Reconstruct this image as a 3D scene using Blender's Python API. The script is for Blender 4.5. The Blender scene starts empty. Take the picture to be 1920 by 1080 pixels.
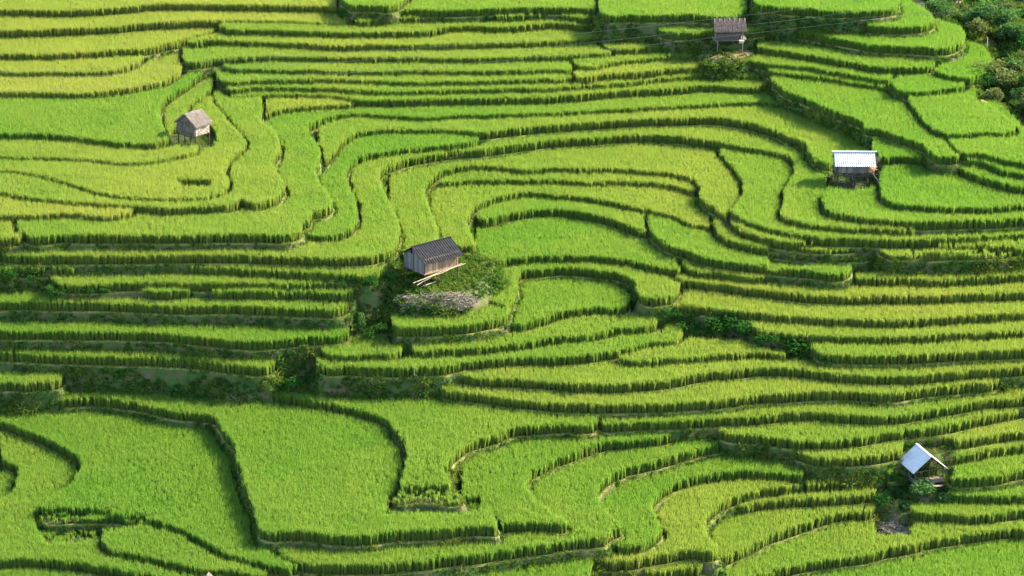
EXPOSURE = 2.0
import bpy, bmesh, math, random
import numpy as np
from mathutils import Vector, Matrix, geometry, noise
random.seed(7); rng = np.random.default_rng(7)
R = math.radians
scene = bpy.context.scene
COL = scene.collection

# ------------------------------------------------------------------ camera
PITCH, DIST, ZC = R(20.0), 200.0, 7.5
FPX = 5000.0                                   # focal length in pixels of a 1920 wide picture
cam_d = bpy.data.cameras.new("camera"); cam = bpy.data.objects.new("camera", cam_d); COL.objects.link(cam)
CAM = Vector((0, -DIST*math.cos(PITCH), ZC + DIST*math.sin(PITCH)))
cam.location = CAM; cam.rotation_euler = (R(90) - PITCH, 0, 0)
cam_d.sensor_width = 36; cam_d.lens = 36*FPX/1920; cam_d.clip_start = 1; cam_d.clip_end = 3000
scene.camera = cam
FW = Vector((0, math.cos(PITCH), -math.sin(PITCH))); UP = Vector((0, math.sin(PITCH), math.cos(PITCH)))

def ray(px, py):
    return FW + Vector((1, 0, 0))*((px-960)/FPX) + UP*((540-py)/FPX)
def at_z(px, py, z):
    d = ray(px, py); t = (z - CAM.z)/d.z
    return CAM + d*t
def at_d(px, py, dist):
    d = ray(px, py); return CAM + d*(dist/d.length)
def scale_at(p):                               # pixels per metre at a point
    return FPX/((Vector(p)-CAM).dot(FW))

# ------------------------------------------------------------------ terraces
# (height of the field, yellowness of the rice, front lip as seen from the valley); yellowness None = no rice
RH = 0.86
def HF(h):                                     # relief: the lower steps are taller than the upper ones
    return float(np.interp(h, [-2.1, 3.5, 30], [-2.9, 4.3, 30.8]))
S = []
def T(h, tint, pts, hs=1.0):
    v = [float(a) for a in pts.replace(';', ' ').replace(',', ' ').split()]
    S.append((HF(h), tint, [(v[i], v[i+1]) for i in range(0, len(v), 2)], hs))
# valley floor and lower left
T(-2.1, .25, "-300,1400 2300,1400")
T(0.0, .2, "-260,1300 1070,1300 1090,1130 1098,1085 1108,1040 1000,1000")
T(.5, .12, "0,790 2,815 4,840 12,858 37,870 38,885 28,915 15,928 -10,945 -90,985 -160,1043 0,1045 110,1045 160,1052 225,1063 280,1073 340,1088 420,1112")
T(.78, .15, "195,1010 212,1027 250,1031 325,1050 375,1063 440,1067 497,1068 500,1055 490,1030")
T(1.0, .12, "-160,770 0,786 60,806 100,822 135,842 152,854 155,872 145,890 120,915 84,938 76,950 78,957 150,960 225,962 275,970 325,982 362,995 390,1012 425,1032 480,1046 553,1057 556,1045 500,990")
T(1.8, .15, "103,728 106,741 160,740 212,744 262,752 325,766 375,770 400,775 415,792 430,812 445,837 448,860 462,900 475,930 485,965 490,987 560,992 620,998 680,1001 730,995 830,989 917,983 932,984 934,978 890,938 872,928 840,895 820,850")
T(1.0, .2, "485,1000 494,1012 520,1026 553,1046 580,1052 705,1054 780,1049 855,1040 960,1027 1035,1015 1124,1005 1131,1004 1142,994 1166,983 1160,974 1145,962 1126,938 1119,917 1126,902 1160,880 1235,860 1297,842 1327,833 1360,829 1440,832 1470,835 1486,838 1490,820")
T(1.5, .22, "870,920 890,940 934,984 945,979 985,976 1035,979 1058,980 1061,975 1052,969 1030,952 1005,932 992,917 988,900 994,885 1025,865 1085,842 1135,827 1185,822 1242,816 1257,810 1262,790")
T(2.25, .2, "505,732 525,737 580,747 640,757 695,770 730,785 747,804 758,822 764,840 764,860 760,880 750,906 741,923 792,923 862,926 868,922 847,905 838,885 841,862 858,842 880,826 930,812 960,799 997,795 1060,790 1114,790 1119,780 1120,760")
T(.35, .25, "1133,990 1138,1008 1143,1016 1172,1018 1205,1016 1225,1005 1239,990 1228,965 1220,950 1225,930 1240,915 1272,900 1335,885 1385,879 1440,881 1490,885 1500,886 1504,878 1504,865 1500,850")
T(-.1, .7, "1090,1030 1105,1042 1160,1048 1240,1036 1300,1027 1340,1030 1346,1024 1333,1008 1322,985 1328,960 1350,940 1380,927 1435,914 1540,901 1615,896 1640,891 1643,882 1640,860")
T(-.7, .6, "1100,1050 1112,1060 1150,1070 1250,1066 1320,1056 1347,1045 1320,1010 1290,960")
T(-.5, .7, "1362,925 1370,938 1440,936 1515,929 1590,925 1652,921 1682,923 1686,912 1680,895")
T(-1.0, .6, "1340,1040 1352,1042 1390,1028 1440,1003 1490,985 1540,968 1560,960 1590,955 1636,951 1641,942 1640,930")
T(-1.5, .4, "1250,1110 1340,1090 1400,1080 1440,1069 1490,1056 1540,1048 1630,1035 1665,1027 1740,1012 1815,998 1890,990 1990,988")
T(-1.0, .3, "1708,935 1717,955 1765,958 1830,963 1865,961 1920,953 1990,945")
T(-.55, .3, "1735,905 1760,920 1777,923 1840,926 1920,925 1990,922")
T(-.8, None, "1640,930 1650,945 1690,957 1712,950 1720,935")
T(-.25, None, "1690,905 1700,920 1730,928 1762,924 1790,912")
T(.2, .35, "1505,872 1508,882 1560,878 1640,877 1684,880 1697,868 1765,867 1784,890 1815,893 1865,888 1920,878 1990,866")
T(.62, .6, "1670,855 1700,862 1757,856 1813,850 1863,839 1920,830 1990,820")
T(1.1, .52, "1482,825 1487,836 1513,849 1540,853 1590,854 1640,850 1690,843 1780,827 1873,811 1920,806 1990,796")
T(1.6, .52, "1340,792 1349,802 1413,812 1480,820 1547,823 1613,816 1680,806 1780,793 1863,775 1920,764 1990,750")
T(2.15, .52, "1116,772 1125,786 1185,787 1285,783 1347,780 1413,776 1513,768 1613,775 1680,775 1747,765 1847,748 1920,741 1990,733")
T(2.85, .52, "820,715 832,726 880,733 960,744 1060,752 1135,755 1210,754 1335,747 1440,736 1540,731 1615,732 1665,735 1740,725 1815,717 1873,712 1879,706 1920,702 1990,696")
T(3.4, .52, "860,690 873,700 960,706 1035,712 1110,716 1185,715 1260,707 1310,698 1385,690 1440,685 1515,690 1565,696 1640,701 1715,700 1815,692 1920,684 1990,680")
T(3.8, .52, "1155,655 1168,667 1185,671 1235,670 1310,665 1385,660 1435,656 1480,659 1490,645")
T(4.05, .2, "597,665 603,681 655,683 705,686 780,686 830,683 867,676 960,667 1060,665 1135,657 1172,650 1222,638 1277,629 1281,618 1270,600")
# bank between the left rows and the big lower fields
T(3.0, None, "500,690 520,712 560,722 600,714 640,700")
T(2.75, .2, "-160,712 0,713 75,713 112,709 120,700 118,690")
T(3.85, .25, "-160,655 0,657 90,661 180,664 325,669 420,678 480,684 512,680 520,670 518,655")
T(5.25, .2, "-160,615 0,616 150,617 300,621 375,628 475,636 555,630 605,625 652,619 656,608 654,595")
T(6.7, .25, "-160,561 0,562 225,564 375,570 425,568 480,570 580,574 650,571 656,562 654,550")
T(7.3, None, "-160,540 0,545 100,546 200,548 262,543 270,530")
T(7.4, .25, "255,528 263,537 375,539 475,543 570,541 666,541 672,532 670,522")
T(7.8, .25, "95,512 104,522 250,525 480,527 605,527 668,527 690,520")
T(8.4, .35, "-160,500 0,500 100,499 225,496 350,496 480,502 605,507 705,511 722,503 725,490")
T(4.5, .2, "598,640 608,652 625,661 690,660 750,656 756,646 750,635")
T(5.5, None, "652,590 662,606 700,625 745,615 765,590")
T(7.0, None, "664,518 682,545 720,562 760,568 800,562")
T(6.3, None, "652,545 665,562 700,582 745,575 775,560")
T(7.7, None, "700,510 720,533 760,549 800,556 850,553 885,541 905,522 915,500 905,480 880,478 800,480 740,484 706,494", 0)
T(5.8, .2, "738,590 742,606 780,611 830,609 905,601 945,590 957,576 955,560")
T(4.55, .25, "770,640 778,653 830,653 905,648 960,641 1035,630 1110,622 1160,612 1232,601 1237,592 1225,575")
T(5.1, .2, "962,585 967,602 1010,595 1060,580 1110,573 1174,568 1181,558 1170,540 1100,520")
T(5.95, .25, "888,520 900,545 925,562 952,566 968,540 972,510 1010,501 1072,497 1110,501 1160,508 1185,518 1198,532 1203,548 1228,556 1262,548 1275,530 1275,500")
T(6.5, .12, "893,470 897,490 960,482 1035,475 1110,476 1185,483 1222,492 1262,500 1284,500 1290,480 1285,460")
T(7.2, .5, "893,395 905,408 960,396 1035,389 1072,391 1135,402 1185,420 1218,428 1227,420 1230,400")
T(7.6, .5, "812,440 822,460 845,471 870,474 888,470 892,455 880,430 876,410 886,388 917,371 960,361 975,357 1060,362 1135,372 1185,382 1235,392 1272,402 1297,414 1335,423 1346,430 1352,418 1340,395")
T(8.0, .5, "800,326 809,336 880,333 960,334 1035,334 1110,337 1185,336 1235,340 1272,347 1308,353 1313,345 1305,330")
T(8.4, .5, "735,466 750,474 790,470 815,458 824,445 813,410 805,392 799,370 795,355 803,337 820,321 855,311 905,307 955,311 985,316 1035,312 1085,313 1160,312 1235,319 1285,326 1310,337 1316,350 1314,364 1322,371 1347,388 1371,408 1390,425 1430,440 1480,450 1530,456 1600,455 1638,450 1650,456 1660,464 1700,468 1780,468 1860,466 1920,462 1990,456")
T(7.3, .2, "1220,415 1224,430 1247,450 1285,465 1335,481 1385,490 1440,495 1515,502 1588,504 1595,494 1590,478")
T(7.85, .3, "1342,412 1348,426 1357,440 1413,457 1480,468 1563,473 1640,466 1652,458 1650,440")
T(6.6, .4, "1280,488 1290,498 1347,508 1440,513 1448,505 1445,490")
T(6.1, .45, "1264,505 1271,515 1310,525 1360,530 1440,540 1540,550 1640,552 1740,551 1840,547 1920,544 1990,540")
T(6.25, None, "1440,515 1450,522 1600,530 1760,534 1900,530 1960,520")
T(6.7, .35, "1582,498 1590,508 1680,518 1780,519 1920,511 1990,506")
T(7.25, .35, "1795,482 1802,493 1860,493 1920,490 1990,486")
T(5.4, .5, "1215,550 1224,560 1260,566 1335,573 1440,585 1540,592 1640,596 1740,594 1840,587 1920,584 1990,580")
T(4.8, .5, "1405,600 1419,611 1477,622 1565,626 1665,628 1790,623 1920,617 1990,612")
T(4.3, .5, "1525,645 1537,656 1615,662 1690,662 1790,657 1920,652 1990,648")
T(4.0, None, "1200,590 1240,612 1290,640 1400,650 1460,668 1530,678 1600,672")
T(4.6, None, "1195,570 1230,590 1300,615 1400,622 1440,626 1470,610")
# middle
T(8.75, .25, "1352,285 1370,300 1384,321 1394,338 1398,352 1388,372 1374,389 1382,398 1400,408 1440,422 1465,430 1515,439 1590,443 1690,446 1790,443 1920,435 1990,431")
T(9.2, .3, "-160,468 0,470 25,474 125,476 250,475 375,473 480,475 580,478 655,479 705,475 735,462 748,440 747,415 733,382 718,352 709,332 715,316 742,302 780,292 830,283 905,277 960,269 1035,260 1110,255 1185,250 1260,251 1310,257 1360,265 1435,278 1465,285 1486,293 1496,306 1493,322 1482,337 1474,354 1472,378 1466,393 1478,405 1515,415 1565,421 1640,426 1740,426 1850,422 1920,418 1990,414")
T(9.6, .2, "568,415 573,431 590,438 620,438 645,432 663,418 670,398 666,375 655,346 649,322 660,299 685,288 730,280 780,274 842,269 885,262 905,250")
T(10.0, .42, "600,310 622,285 640,262 655,250 705,240 780,239 855,241 905,244 960,238 1060,230 1160,222 1260,219 1335,217 1385,222 1440,235 1477,250 1512,266 1527,290 1552,304 1562,294 1600,289 1650,284 1680,265")
T(10.35, .35, "35,420 45,435 125,436 250,436 375,436 480,434 560,429 566,420 567,414 580,408 584,396 612,387 621,378 619,365 610,352 596,332 591,316 600,292 599,277 593,264 575,240 577,234 592,225 620,215 655,210 730,212 792,216 855,213 960,211 1060,207 1185,200 1285,194 1360,190 1440,189 1470,192 1478,180")
T(10.3, .6, "-160,440 0,441 35,440 42,432 40,420")
T(10.7, .85, "-160,398 0,399 125,397 245,393 253,383 250,370")
T(10.95, .4, "-160,345 0,357 75,367 175,377 254,381 325,386 400,381 443,377 450,370 480,378 500,374 522,362 532,347 530,335 517,315 511,302 519,285 525,270 520,252 505,236 490,228")
T(10.7, .7, "465,225 480,220 505,208 540,199 640,193 662,190 670,180")
T(11.12, .45, "-160,308 0,315 62,322 125,336 170,352 212,362 250,366 312,368 400,362 422,352 428,342 422,317 426,302 440,286 462,267 455,254 437,236 412,204 396,184 392,170 397,156 410,147 420,135")
T(11.32, .4, "-160,284 0,289 100,292 175,297 225,302 275,301 325,292 366,280 374,258 362,240 350,215 353,193 374,178 395,162 400,140")
T(11.8, .3, "-160,243 0,246 75,247 150,254 200,261 250,265 306,263 318,253 306,235 299,212 302,195 318,178 345,158 380,135 410,125 415,110")
T(11.0, .45, "425,168 436,177 480,176 540,173 605,175 655,180 705,184 780,183 855,181 960,180 1060,177 1160,168 1260,162 1335,156 1440,153 1448,140")
T(11.4, .5, "420,153 430,163 480,161 555,160 605,162 680,166 755,167 855,165 960,163 1035,161 1135,155 1210,147 1285,140 1335,136 1410,140 1428,138 1432,125")
T(11.8, .5, "408,138 418,147 480,147 580,145 680,147 805,150 960,147 1010,145 1072,142 1081,136 1080,120")
T(12.2, .45, "405,108 416,117 445,126 480,126 555,128 680,130 780,129 880,130 960,130 1035,126 1075,124 1080,116 1075,100")
T(12.0, .55, "1070,122 1077,132 1084,141 1135,136 1210,131 1260,124 1315,118 1320,110 1315,95")
T(12.35, .45, "1070,105 1090,120 1160,112 1210,107 1260,101 1306,99 1312,90 1305,75")
T(13.3, None, "1312,94 1322,104 1345,110 1395,108 1412,98 1407,84 1360,78 1315,84", 0)
T(12.3, None, "1312,112 1322,122 1350,128 1425,126 1432,112")
T(12.7, .45, "345,98 350,110 415,107 480,103 580,103 680,105 730,104 855,106 960,104 1035,101 1110,97 1148,93 1152,85 1148,70")
T(12.85, .4, "1115,68 1127,77 1152,88 1230,84 1306,80 1311,72 1308,55")
T(13.25, .6, "344,60 350,71 400,72 480,75 555,78 630,82 705,81 805,80 960,76 1035,74 1110,67 1185,62 1225,62 1231,55 1225,40")
T(13.85, .55, "412,40 422,49 480,51 580,55 680,57 755,56 805,54 842,47 960,46 1035,40 1120,38 1126,30 1120,15")
T(14.4, .35, "658,20 664,32 730,31 805,29 960,26 1035,24 1121,24 1127,16 1122,0")
T(15.0, .25, "654,6 660,15 730,15 855,15 960,11 1110,12 1130,14 1135,-5")
T(15.6, .45, "640,-8 655,3 700,5 745,5 765,-12")
T(12.3, .95, "-160,169 0,170 125,170 175,170 212,165 275,155 325,140 345,122 350,100")
T(12.7, .9, "-160,130 0,131 100,132 175,131 225,127 255,115 275,95")
T(13.3, .9, "-160,96 0,97 125,97 200,92 275,87 325,77 352,68 410,52 420,40")
T(14.05, .85, "-160,53 0,54 100,52 200,47 300,39 412,36 480,36 600,38 655,37 661,28 658,15")
T(14.75, .8, "-160,13 0,14 125,16 225,11 300,5 480,6 600,8 652,7 660,-4 658,-20")
# right shoulder
T(9.7, .2, "1562,340 1549,358 1546,375 1551,387 1590,400 1640,407 1715,412 1815,410 1920,406 1990,402")
T(10.2, .12, "1660,300 1655,330 1656,362 1677,375 1727,382 1815,385 1920,380 1990,376")
T(10.9, .12, "1640,262 1638,284 1652,291 1690,288 1742,291 1750,284 1735,268 1690,250")
T(10.8, .18, "1792,298 1801,310 1840,327 1877,337 1920,347 1990,358")
T(11.3, .2, "1758,278 1766,290 1800,297 1852,302 1885,315 1920,322 1990,332")
T(11.65, .22, "1448,135 1453,148 1465,160 1515,182 1565,203 1612,221 1620,226 1624,234 1652,239 1690,252 1735,268 1757,287 1785,290 1803,284 1800,260")
T(11.75, .2, "1770,240 1782,258 1792,272 1804,281 1840,284 1865,289 1902,298 1990,312")
T(12.1, .2, "1680,155 1694,168 1706,181 1727,212 1760,240 1778,247 1840,244 1902,241 1906,232 1895,222 1865,200 1830,184")
T(12.05, .2, "1420,112 1430,120 1440,128 1490,135 1540,141 1590,150 1640,157 1668,163 1680,155")
T(12.5, .18, "1666,138 1674,152 1690,165 1740,168 1780,163 1808,158 1813,148 1808,130")
T(12.5, .18, "1384,92 1390,103 1440,115 1515,123 1590,135 1640,143 1670,146 1675,138 1670,125")
T(12.95, .15, "1738,112 1748,123 1765,132 1802,141 1827,143 1848,130 1859,112 1850,92 1832,80 1795,74")
T(13.15, .18, "1402,68 1412,82 1440,88 1515,98 1590,111 1652,121 1690,123 1752,116 1758,106 1752,92 1735,80")
T(14.2, .15, "1228,40 1236,51 1260,57 1335,57 1400,56 1440,51 1490,55 1527,60 1590,72 1652,82 1715,85 1780,87 1800,78 1808,65 1800,50 1772,40 1735,32")
T(15.1, .15, "1606,30 1614,40 1652,46 1715,46 1745,40 1752,32 1744,22 1700,8 1640,-8")
T(15.35, .12, "1125,10 1133,22 1185,25 1285,24 1392,22 1400,14 1398,0")
T(16.2, .12, "1412,-8 1420,2 1440,7 1515,13 1590,18 1660,16 1682,9 1686,0 1680,-15")

def smooth(pts, n=6):
    out = []
    for i in range(len(pts)-1):
        p0 = pts[max(i-1, 0)]; p1 = pts[i]; p2 = pts[i+1]; p3 = pts[min(i+2, len(pts)-1)]
        L = math.hypot(p2[0]-p1[0], p2[1]-p1[1]); 
        def tang(a, b, c):                        # finite-difference tangent limited to the segment length
            la = math.hypot(b[0]-a[0], b[1]-a[1])+1e-6; lb = math.hypot(c[0]-b[0], c[1]-b[1])+1e-6
            tx = (b[0]-a[0])/la + (c[0]-b[0])/lb; ty = (b[1]-a[1])/la + (c[1]-b[1])/lb
            return tx*.5*L, ty*.5*L
        m1 = tang(p0, p1, p2); m2 = tang(p1, p2, p3)
        k = max(1, min(14, int(L/5)))
        for j in range(k):
            t = j/k; t2 = t*t; t3 = t2*t
            a, b, c, d = 2*t3-3*t2+1, t3-2*t2+t, -2*t3+3*t2, t3-t2
            out.append((a*p1[0]+b*m1[0]+c*p2[0]+d*m2[0], a*p1[1]+b*m1[1]+c*p2[1]+d*m2[1]))
    out.append(pts[-1]); return out

SL = []
for k, (h, tint, pts, hs) in enumerate(S):
    p = smooth(pts)
    if pts[0][0] <= -150: p = [(-520, pts[0][1])] + p
    if pts[-1][0] >= 1985: p = p + [(2440, pts[-1][1])]
    rh = RH if tint is not None else 0.0
    poly = [at_z(x, y, h+rh) for x, y in p]
    w = []
    for q in poly:                                # small natural wobble of the edge
        n = noise.noise_vector(Vector((q.x*.45, q.y*.45, h)))*.13 + noise.noise_vector(Vector((q.x*1.6, q.y*1.6, h)))*.07
        w.append(Vector((q.x+n.x, q.y+n.y*1.4)))
    a, b = p[0], p[-1]
    nlip = len(w)
    if hs:
      e1 = at_z(b[0], -150, h+RH); e0 = at_z(a[0], -150, h+RH)
      w += [Vector((e1.x, e1.y)), Vector((e0.x, e0.y))]
    SL.append(dict(h=h, tint=tint, poly=w, nlip=nlip))
order = sorted(range(len(SL)), key=lambda i: SL[i]['h'])

# ------------------------------------------------------------------ height / field raster
CELL = .1
X0, X1, Y0, Y1 = -56.0, 56.0, -62.0, 84.0
NX, NY = int((X1-X0)/CELL), int((Y1-Y0)/CELL)
def raster(poly):
    m = np.zeros((NY, NX), bool)
    P = np.array([(q.x, q.y) for q in poly]); Q = np.roll(P, -1, 0)
    yc = Y0 + (np.arange(NY)+.5)*CELL
    lo = np.minimum(P[:, 1], Q[:, 1]); hi = np.maximum(P[:, 1], Q[:, 1])
    j0 = max(0, int((lo.min()-Y0)/CELL)); j1 = min(NY, int((hi.max()-Y0)/CELL)+2)
    for j in range(j0, j1):
        s = (lo <= yc[j]) & (hi > yc[j])
        if not s.any(): continue
        a, b = P[s], Q[s]
        xs = np.sort(a[:, 0] + (yc[j]-a[:, 1])/(b[:, 1]-a[:, 1])*(b[:, 0]-a[:, 0]))
        idx = np.clip(((xs-X0)/CELL).astype(int), 0, NX)
        for u in range(0, len(idx)-1, 2): m[j, idx[u]:idx[u+1]] = True
    return m
def shift_or(m, r, rx=None):
    o = m.copy(); rx = rx or r
    for dy in range(-r, r+1):
        k = int(math.sqrt(r*r-dy*dy)/r*rx+.5)
        src = m[max(0, -dy):NY-max(0, dy)]
        row = src.copy()
        for dx in range(1, k+1):
            row[:, dx:] |= src[:, :-dx]; row[:, :-dx] |= src[:, dx:]
        o[max(0, dy):NY-max(0, -dy)] |= row
    return o
FID = np.full((NY, NX), -1, np.int16); GID = FID.copy(); GZ = np.full((NY, NX), -4.0, np.float32)
for i in order:
    m = raster(SL[i]['poly'])
    FID[m] = i
    g = shift_or(m, 2); GZ[g] = SL[i]['h']
    g = shift_or(m, 3, 5); GID[g] = i
def zat(x, y):
    j, i = int((y-Y0)/CELL), int((x-X0)/CELL)
    if 0 <= j < NY and 0 <= i < NX: return float(GZ[j, i])
    return 0.0
def pick(px, py, lift=0.0):
    """the point of the hill seen at a pixel"""
    d = ray(px, py); t = 120.0
    while t < 330:
        p = CAM + d*t
        if p.z <= zat(p.x, p.y)+lift: break
        t += .05
    return Vector((p.x, p.y, zat(p.x, p.y)))
# ------------------------------------------------------------------ materials
def mat(name, rough=.9, spec=.2):
    m = bpy.data.materials.new(name); m.use_nodes = True
    nt = m.node_tree; b = nt.nodes['Principled BSDF']
    b.inputs['Roughness'].default_value = rough; b.inputs['Specular IOR Level'].default_value = spec
    return m, nt, b
def nd(nt, t, **kw):
    n = nt.nodes.new(t)
    for k, v in kw.items(): setattr(n, k, v)
    return n
def noise_ramp(nt, scale, stops, vec=None, detail=6, rough=.6, stretch=None, dist=0.0):
    tc = nd(nt, 'ShaderNodeTexCoord'); src = tc.outputs['Object']
    if stretch:
        mp = nd(nt, 'ShaderNodeMapping'); mp.inputs['Scale'].default_value = stretch
        nt.links.new(src, mp.inputs['Vector']); src = mp.outputs['Vector']
    n = nd(nt, 'ShaderNodeTexNoise'); n.inputs['Scale'].default_value = scale; n.inputs['Detail'].default_value = detail
    n.inputs['Roughness'].default_value = rough; n.inputs['Distortion'].default_value = dist
    nt.links.new(src, n.inputs['Vector'])
    r = nd(nt, 'ShaderNodeValToRGB'); e = r.color_ramp.elements
    while len(e) < len(stops): e.new(.5)
    for k, (p, c) in enumerate(stops): e[k].position = p; e[k].color = (*c, 1)
    nt.links.new(n.outputs['Fac'], r.inputs['Fac'])
    return r.outputs['Color'], n.outputs['Fac']
def mix(nt, a, b, f, mode='MIX'):
    m = nd(nt, 'ShaderNodeMix', data_type='RGBA', blend_type=mode)
    for sock, v in ((m.inputs[6], a), (m.inputs[7], b)):
        if isinstance(v, tuple): sock.default_value = (*v, 1)
        else: nt.links.new(v, sock)
    if isinstance(f, float): m.inputs[0].default_value = f
    else: nt.links.new(f, m.inputs[0])
    return m.outputs[2]
def bump(nt, b, fac, strength=.5, dist=.05):
    k = nd(nt, 'ShaderNodeBump'); k.inputs['Strength'].default_value = strength; k.inputs['Distance'].default_value = dist
    nt.links.new(fac, k.inputs['Height']); nt.links.new(k.outputs['Normal'], b.inputs['Normal'])
def simple(name, scale, stops, rough=.9, stretch=None, bs=.4, bd=.03, detail=6, spec=.2, metal=0.0, island=0.0):
    m, nt, b = mat(name, rough, spec)
    c, f = noise_ramp(nt, scale, stops, stretch=stretch, detail=detail)
    if island:                                       # every board weathered a little differently
        g = nd(nt, 'ShaderNodeNewGeometry'); mr = nd(nt, 'ShaderNodeMapRange'); mr.inputs[3].default_value = 1-island; mr.inputs[4].default_value = 1+island*.6
        nt.links.new(g.outputs['Random Per Island'], mr.inputs[0]); hs = nd(nt, 'ShaderNodeHueSaturation')
        nt.links.new(c, hs.inputs['Color']); nt.links.new(mr.outputs[0], hs.inputs['Value']); c = hs.outputs['Color']
    nt.links.new(c, b.inputs['Base Color']); bump(nt, b, f, bs, bd); b.inputs['Metallic'].default_value = metal
    return m

M_floor = simple('paddy_mud', 1.6, [(.3, (.02, .028, .010)), (.7, (.05, .06, .018))])
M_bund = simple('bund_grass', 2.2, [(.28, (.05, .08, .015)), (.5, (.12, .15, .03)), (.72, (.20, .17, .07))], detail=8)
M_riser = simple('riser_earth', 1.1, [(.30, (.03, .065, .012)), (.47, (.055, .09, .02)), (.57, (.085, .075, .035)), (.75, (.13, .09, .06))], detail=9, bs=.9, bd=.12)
M_bare = simple('bare_earth', 2.5, [(.3, (.14, .085, .055)), (.6, (.26, .165, .11)), (.8, (.34, .24, .17))], detail=8)

def leafmat(name, g, y, tg, ty, attr='tint', base=None, tr=.5):
    """two-tone leaf: diffuse front and light coming through, tone taken from a per-plant number"""
    m = bpy.data.materials.new(name); m.use_nodes = True; nt = m.node_tree
    for n in list(nt.nodes): nt.nodes.remove(n)
    out = nd(nt, 'ShaderNodeOutputMaterial')
    at = nd(nt, 'ShaderNodeAttribute', attribute_type='INSTANCER', attribute_name=attr)
    fac = at.outputs['Fac']
    c1 = mix(nt, g, y, fac); c2 = mix(nt, tg, ty, fac)
    if base:
        uv = nd(nt, 'ShaderNodeUVMap'); sp = nd(nt, 'ShaderNodeSeparateXYZ'); nt.links.new(uv.outputs['UV'], sp.inputs['Vector'])
        mr = nd(nt, 'ShaderNodeMapRange'); mr.inputs[1].default_value = .40; mr.inputs[2].default_value = .08
        nt.links.new(sp.outputs['Y'], mr.inputs[0])
        c1 = mix(nt, c1, base, mr.outputs[0]); c2 = mix(nt, c2, base, mr.outputs[0])
    d = nd(nt, 'ShaderNodeBsdfDiffuse'); t = nd(nt, 'ShaderNodeBsdfTranslucent'); ms = nd(nt, 'ShaderNodeMixShader')
    nt.links.new(c1, d.inputs['Color']); nt.links.new(c2, t.inputs['Color'])
    ms.inputs[0].default_value = tr
    nt.links.new(d.outputs[0], ms.inputs[1]); nt.links.new(t.outputs[0], ms.inputs[2]); nt.links.new(ms.outputs[0], out.inputs['Surface'])
    return m
M_rice = leafmat('rice_leaf', (.085, .20, .036), (.25, .285, .066), (.215, .40, .042), (.41, .455, .07), base=(.17, .20, .05), tr=.50)
M_weed = leafmat('weed_leaf', (.05, .125, .018), (.20, .22, .05), (.08, .20, .015), (.26, .30, .04), tr=.4)

# ------------------------------------------------------------------ object helpers
def link(name, me, parent=None, loc=(0, 0, 0), rot=(0, 0, 0)):
    o = bpy.data.objects.new(name, me); COL.objects.link(o)
    o.location = loc; o.rotation_euler = rot
    if parent: o.parent = parent
    return o
def tag(o, label=None, cat=None, group=None, kind=None):
    for k, v in (('label', label), ('category', cat), ('group', group), ('kind', kind)):
        if v: o[k] = v
    return o
def mesh(name, verts, faces, mats=(), mi=None, smooth_=False, uv=None):
    me = bpy.data.meshes.new(name); me.from_pydata([tuple(v) for v in verts], [], faces)
    for m in mats: me.materials.append(m)
    if mi: me.polygons.foreach_set('material_index', mi)
    if uv is not None:
        l = me.uv_layers.new(name='UVMap'); l.data.foreach_set('uv', np.array([uv[v] for f in faces for v in f], float).ravel())
    if smooth_: me.polygons.foreach_set('use_smooth', [True]*len(me.polygons))
    me.update(); return me

# ------------------------------------------------------------------ terraces: earth
V, F, MI = [], [], []
for k, s in enumerate(SL):
    P = s['poly']; n = len(P); h = s['h']; bare = s['tint'] is None
    nor = []
    for i in range(n):
        d1 = (P[i]-P[i-1]); d2 = (P[(i+1) % n]-P[i])
        d1 = d1.normalized() if d1.length > 1e-6 else d2.normalized()
        d2 = d2.normalized() if d2.length > 1e-6 else d1
        t = (d1+d2); t = t.normalized() if t.length > 1e-3 else d1
        nor.append(Vector((t.y, -t.x)))
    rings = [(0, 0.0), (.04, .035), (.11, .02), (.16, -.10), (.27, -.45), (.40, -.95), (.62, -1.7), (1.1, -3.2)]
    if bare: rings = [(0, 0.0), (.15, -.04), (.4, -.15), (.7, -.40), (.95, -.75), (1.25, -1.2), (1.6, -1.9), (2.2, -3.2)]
    base = len(V)
    for r, (off, dz) in enumerate(rings):
        for i in range(n):
            q = P[i]; a = 0; b = 0
            if r >= 1:
                nz = noise.noise(Vector((q.x*1.3, q.y*1.3, h*3+r*.7)))
                a = nz*(.03 if r < 4 else .14); b = nz*(.015 if r < 4 else .08)
            p = q + nor[i]*(off+a); V.append((p.x, p.y, h+dz+b))
    for r in range(len(rings)-1):
        for i in range(s['nlip']-1):
            a, b = base+r*n+i, base+r*n+i+1
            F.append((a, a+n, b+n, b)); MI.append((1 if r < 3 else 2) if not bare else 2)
        for i in range(s['nlip']-1, n):
            if r < 2:
                continue
            a, b = base+r*n+i, base+r*n+(i+1) % n
            F.append((a, a+n, b+n, b)); MI.append(2)
    for tri in geometry.tessellate_polygon([[Vector((q.x, q.y, 0)) for q in P]]):
        a, b, c = (P[t] for t in tri)
        if (b-a).cross(c-a) < 0: tri = (tri[0], tri[2], tri[1])
        F.append(tuple(base+t for t in tri)); MI.append((3 if round(h, 3) in (round(HF(13.3), 3), round(HF(12.3), 3)) else 2) if bare else 0)
tag(link('terraced_hillside', mesh('terraced_hillside', V, F, [M_floor, M_bund, M_riser, M_bare], MI)), 'hillside cut into terraces with earth banks', None, None, 'structure')
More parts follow.
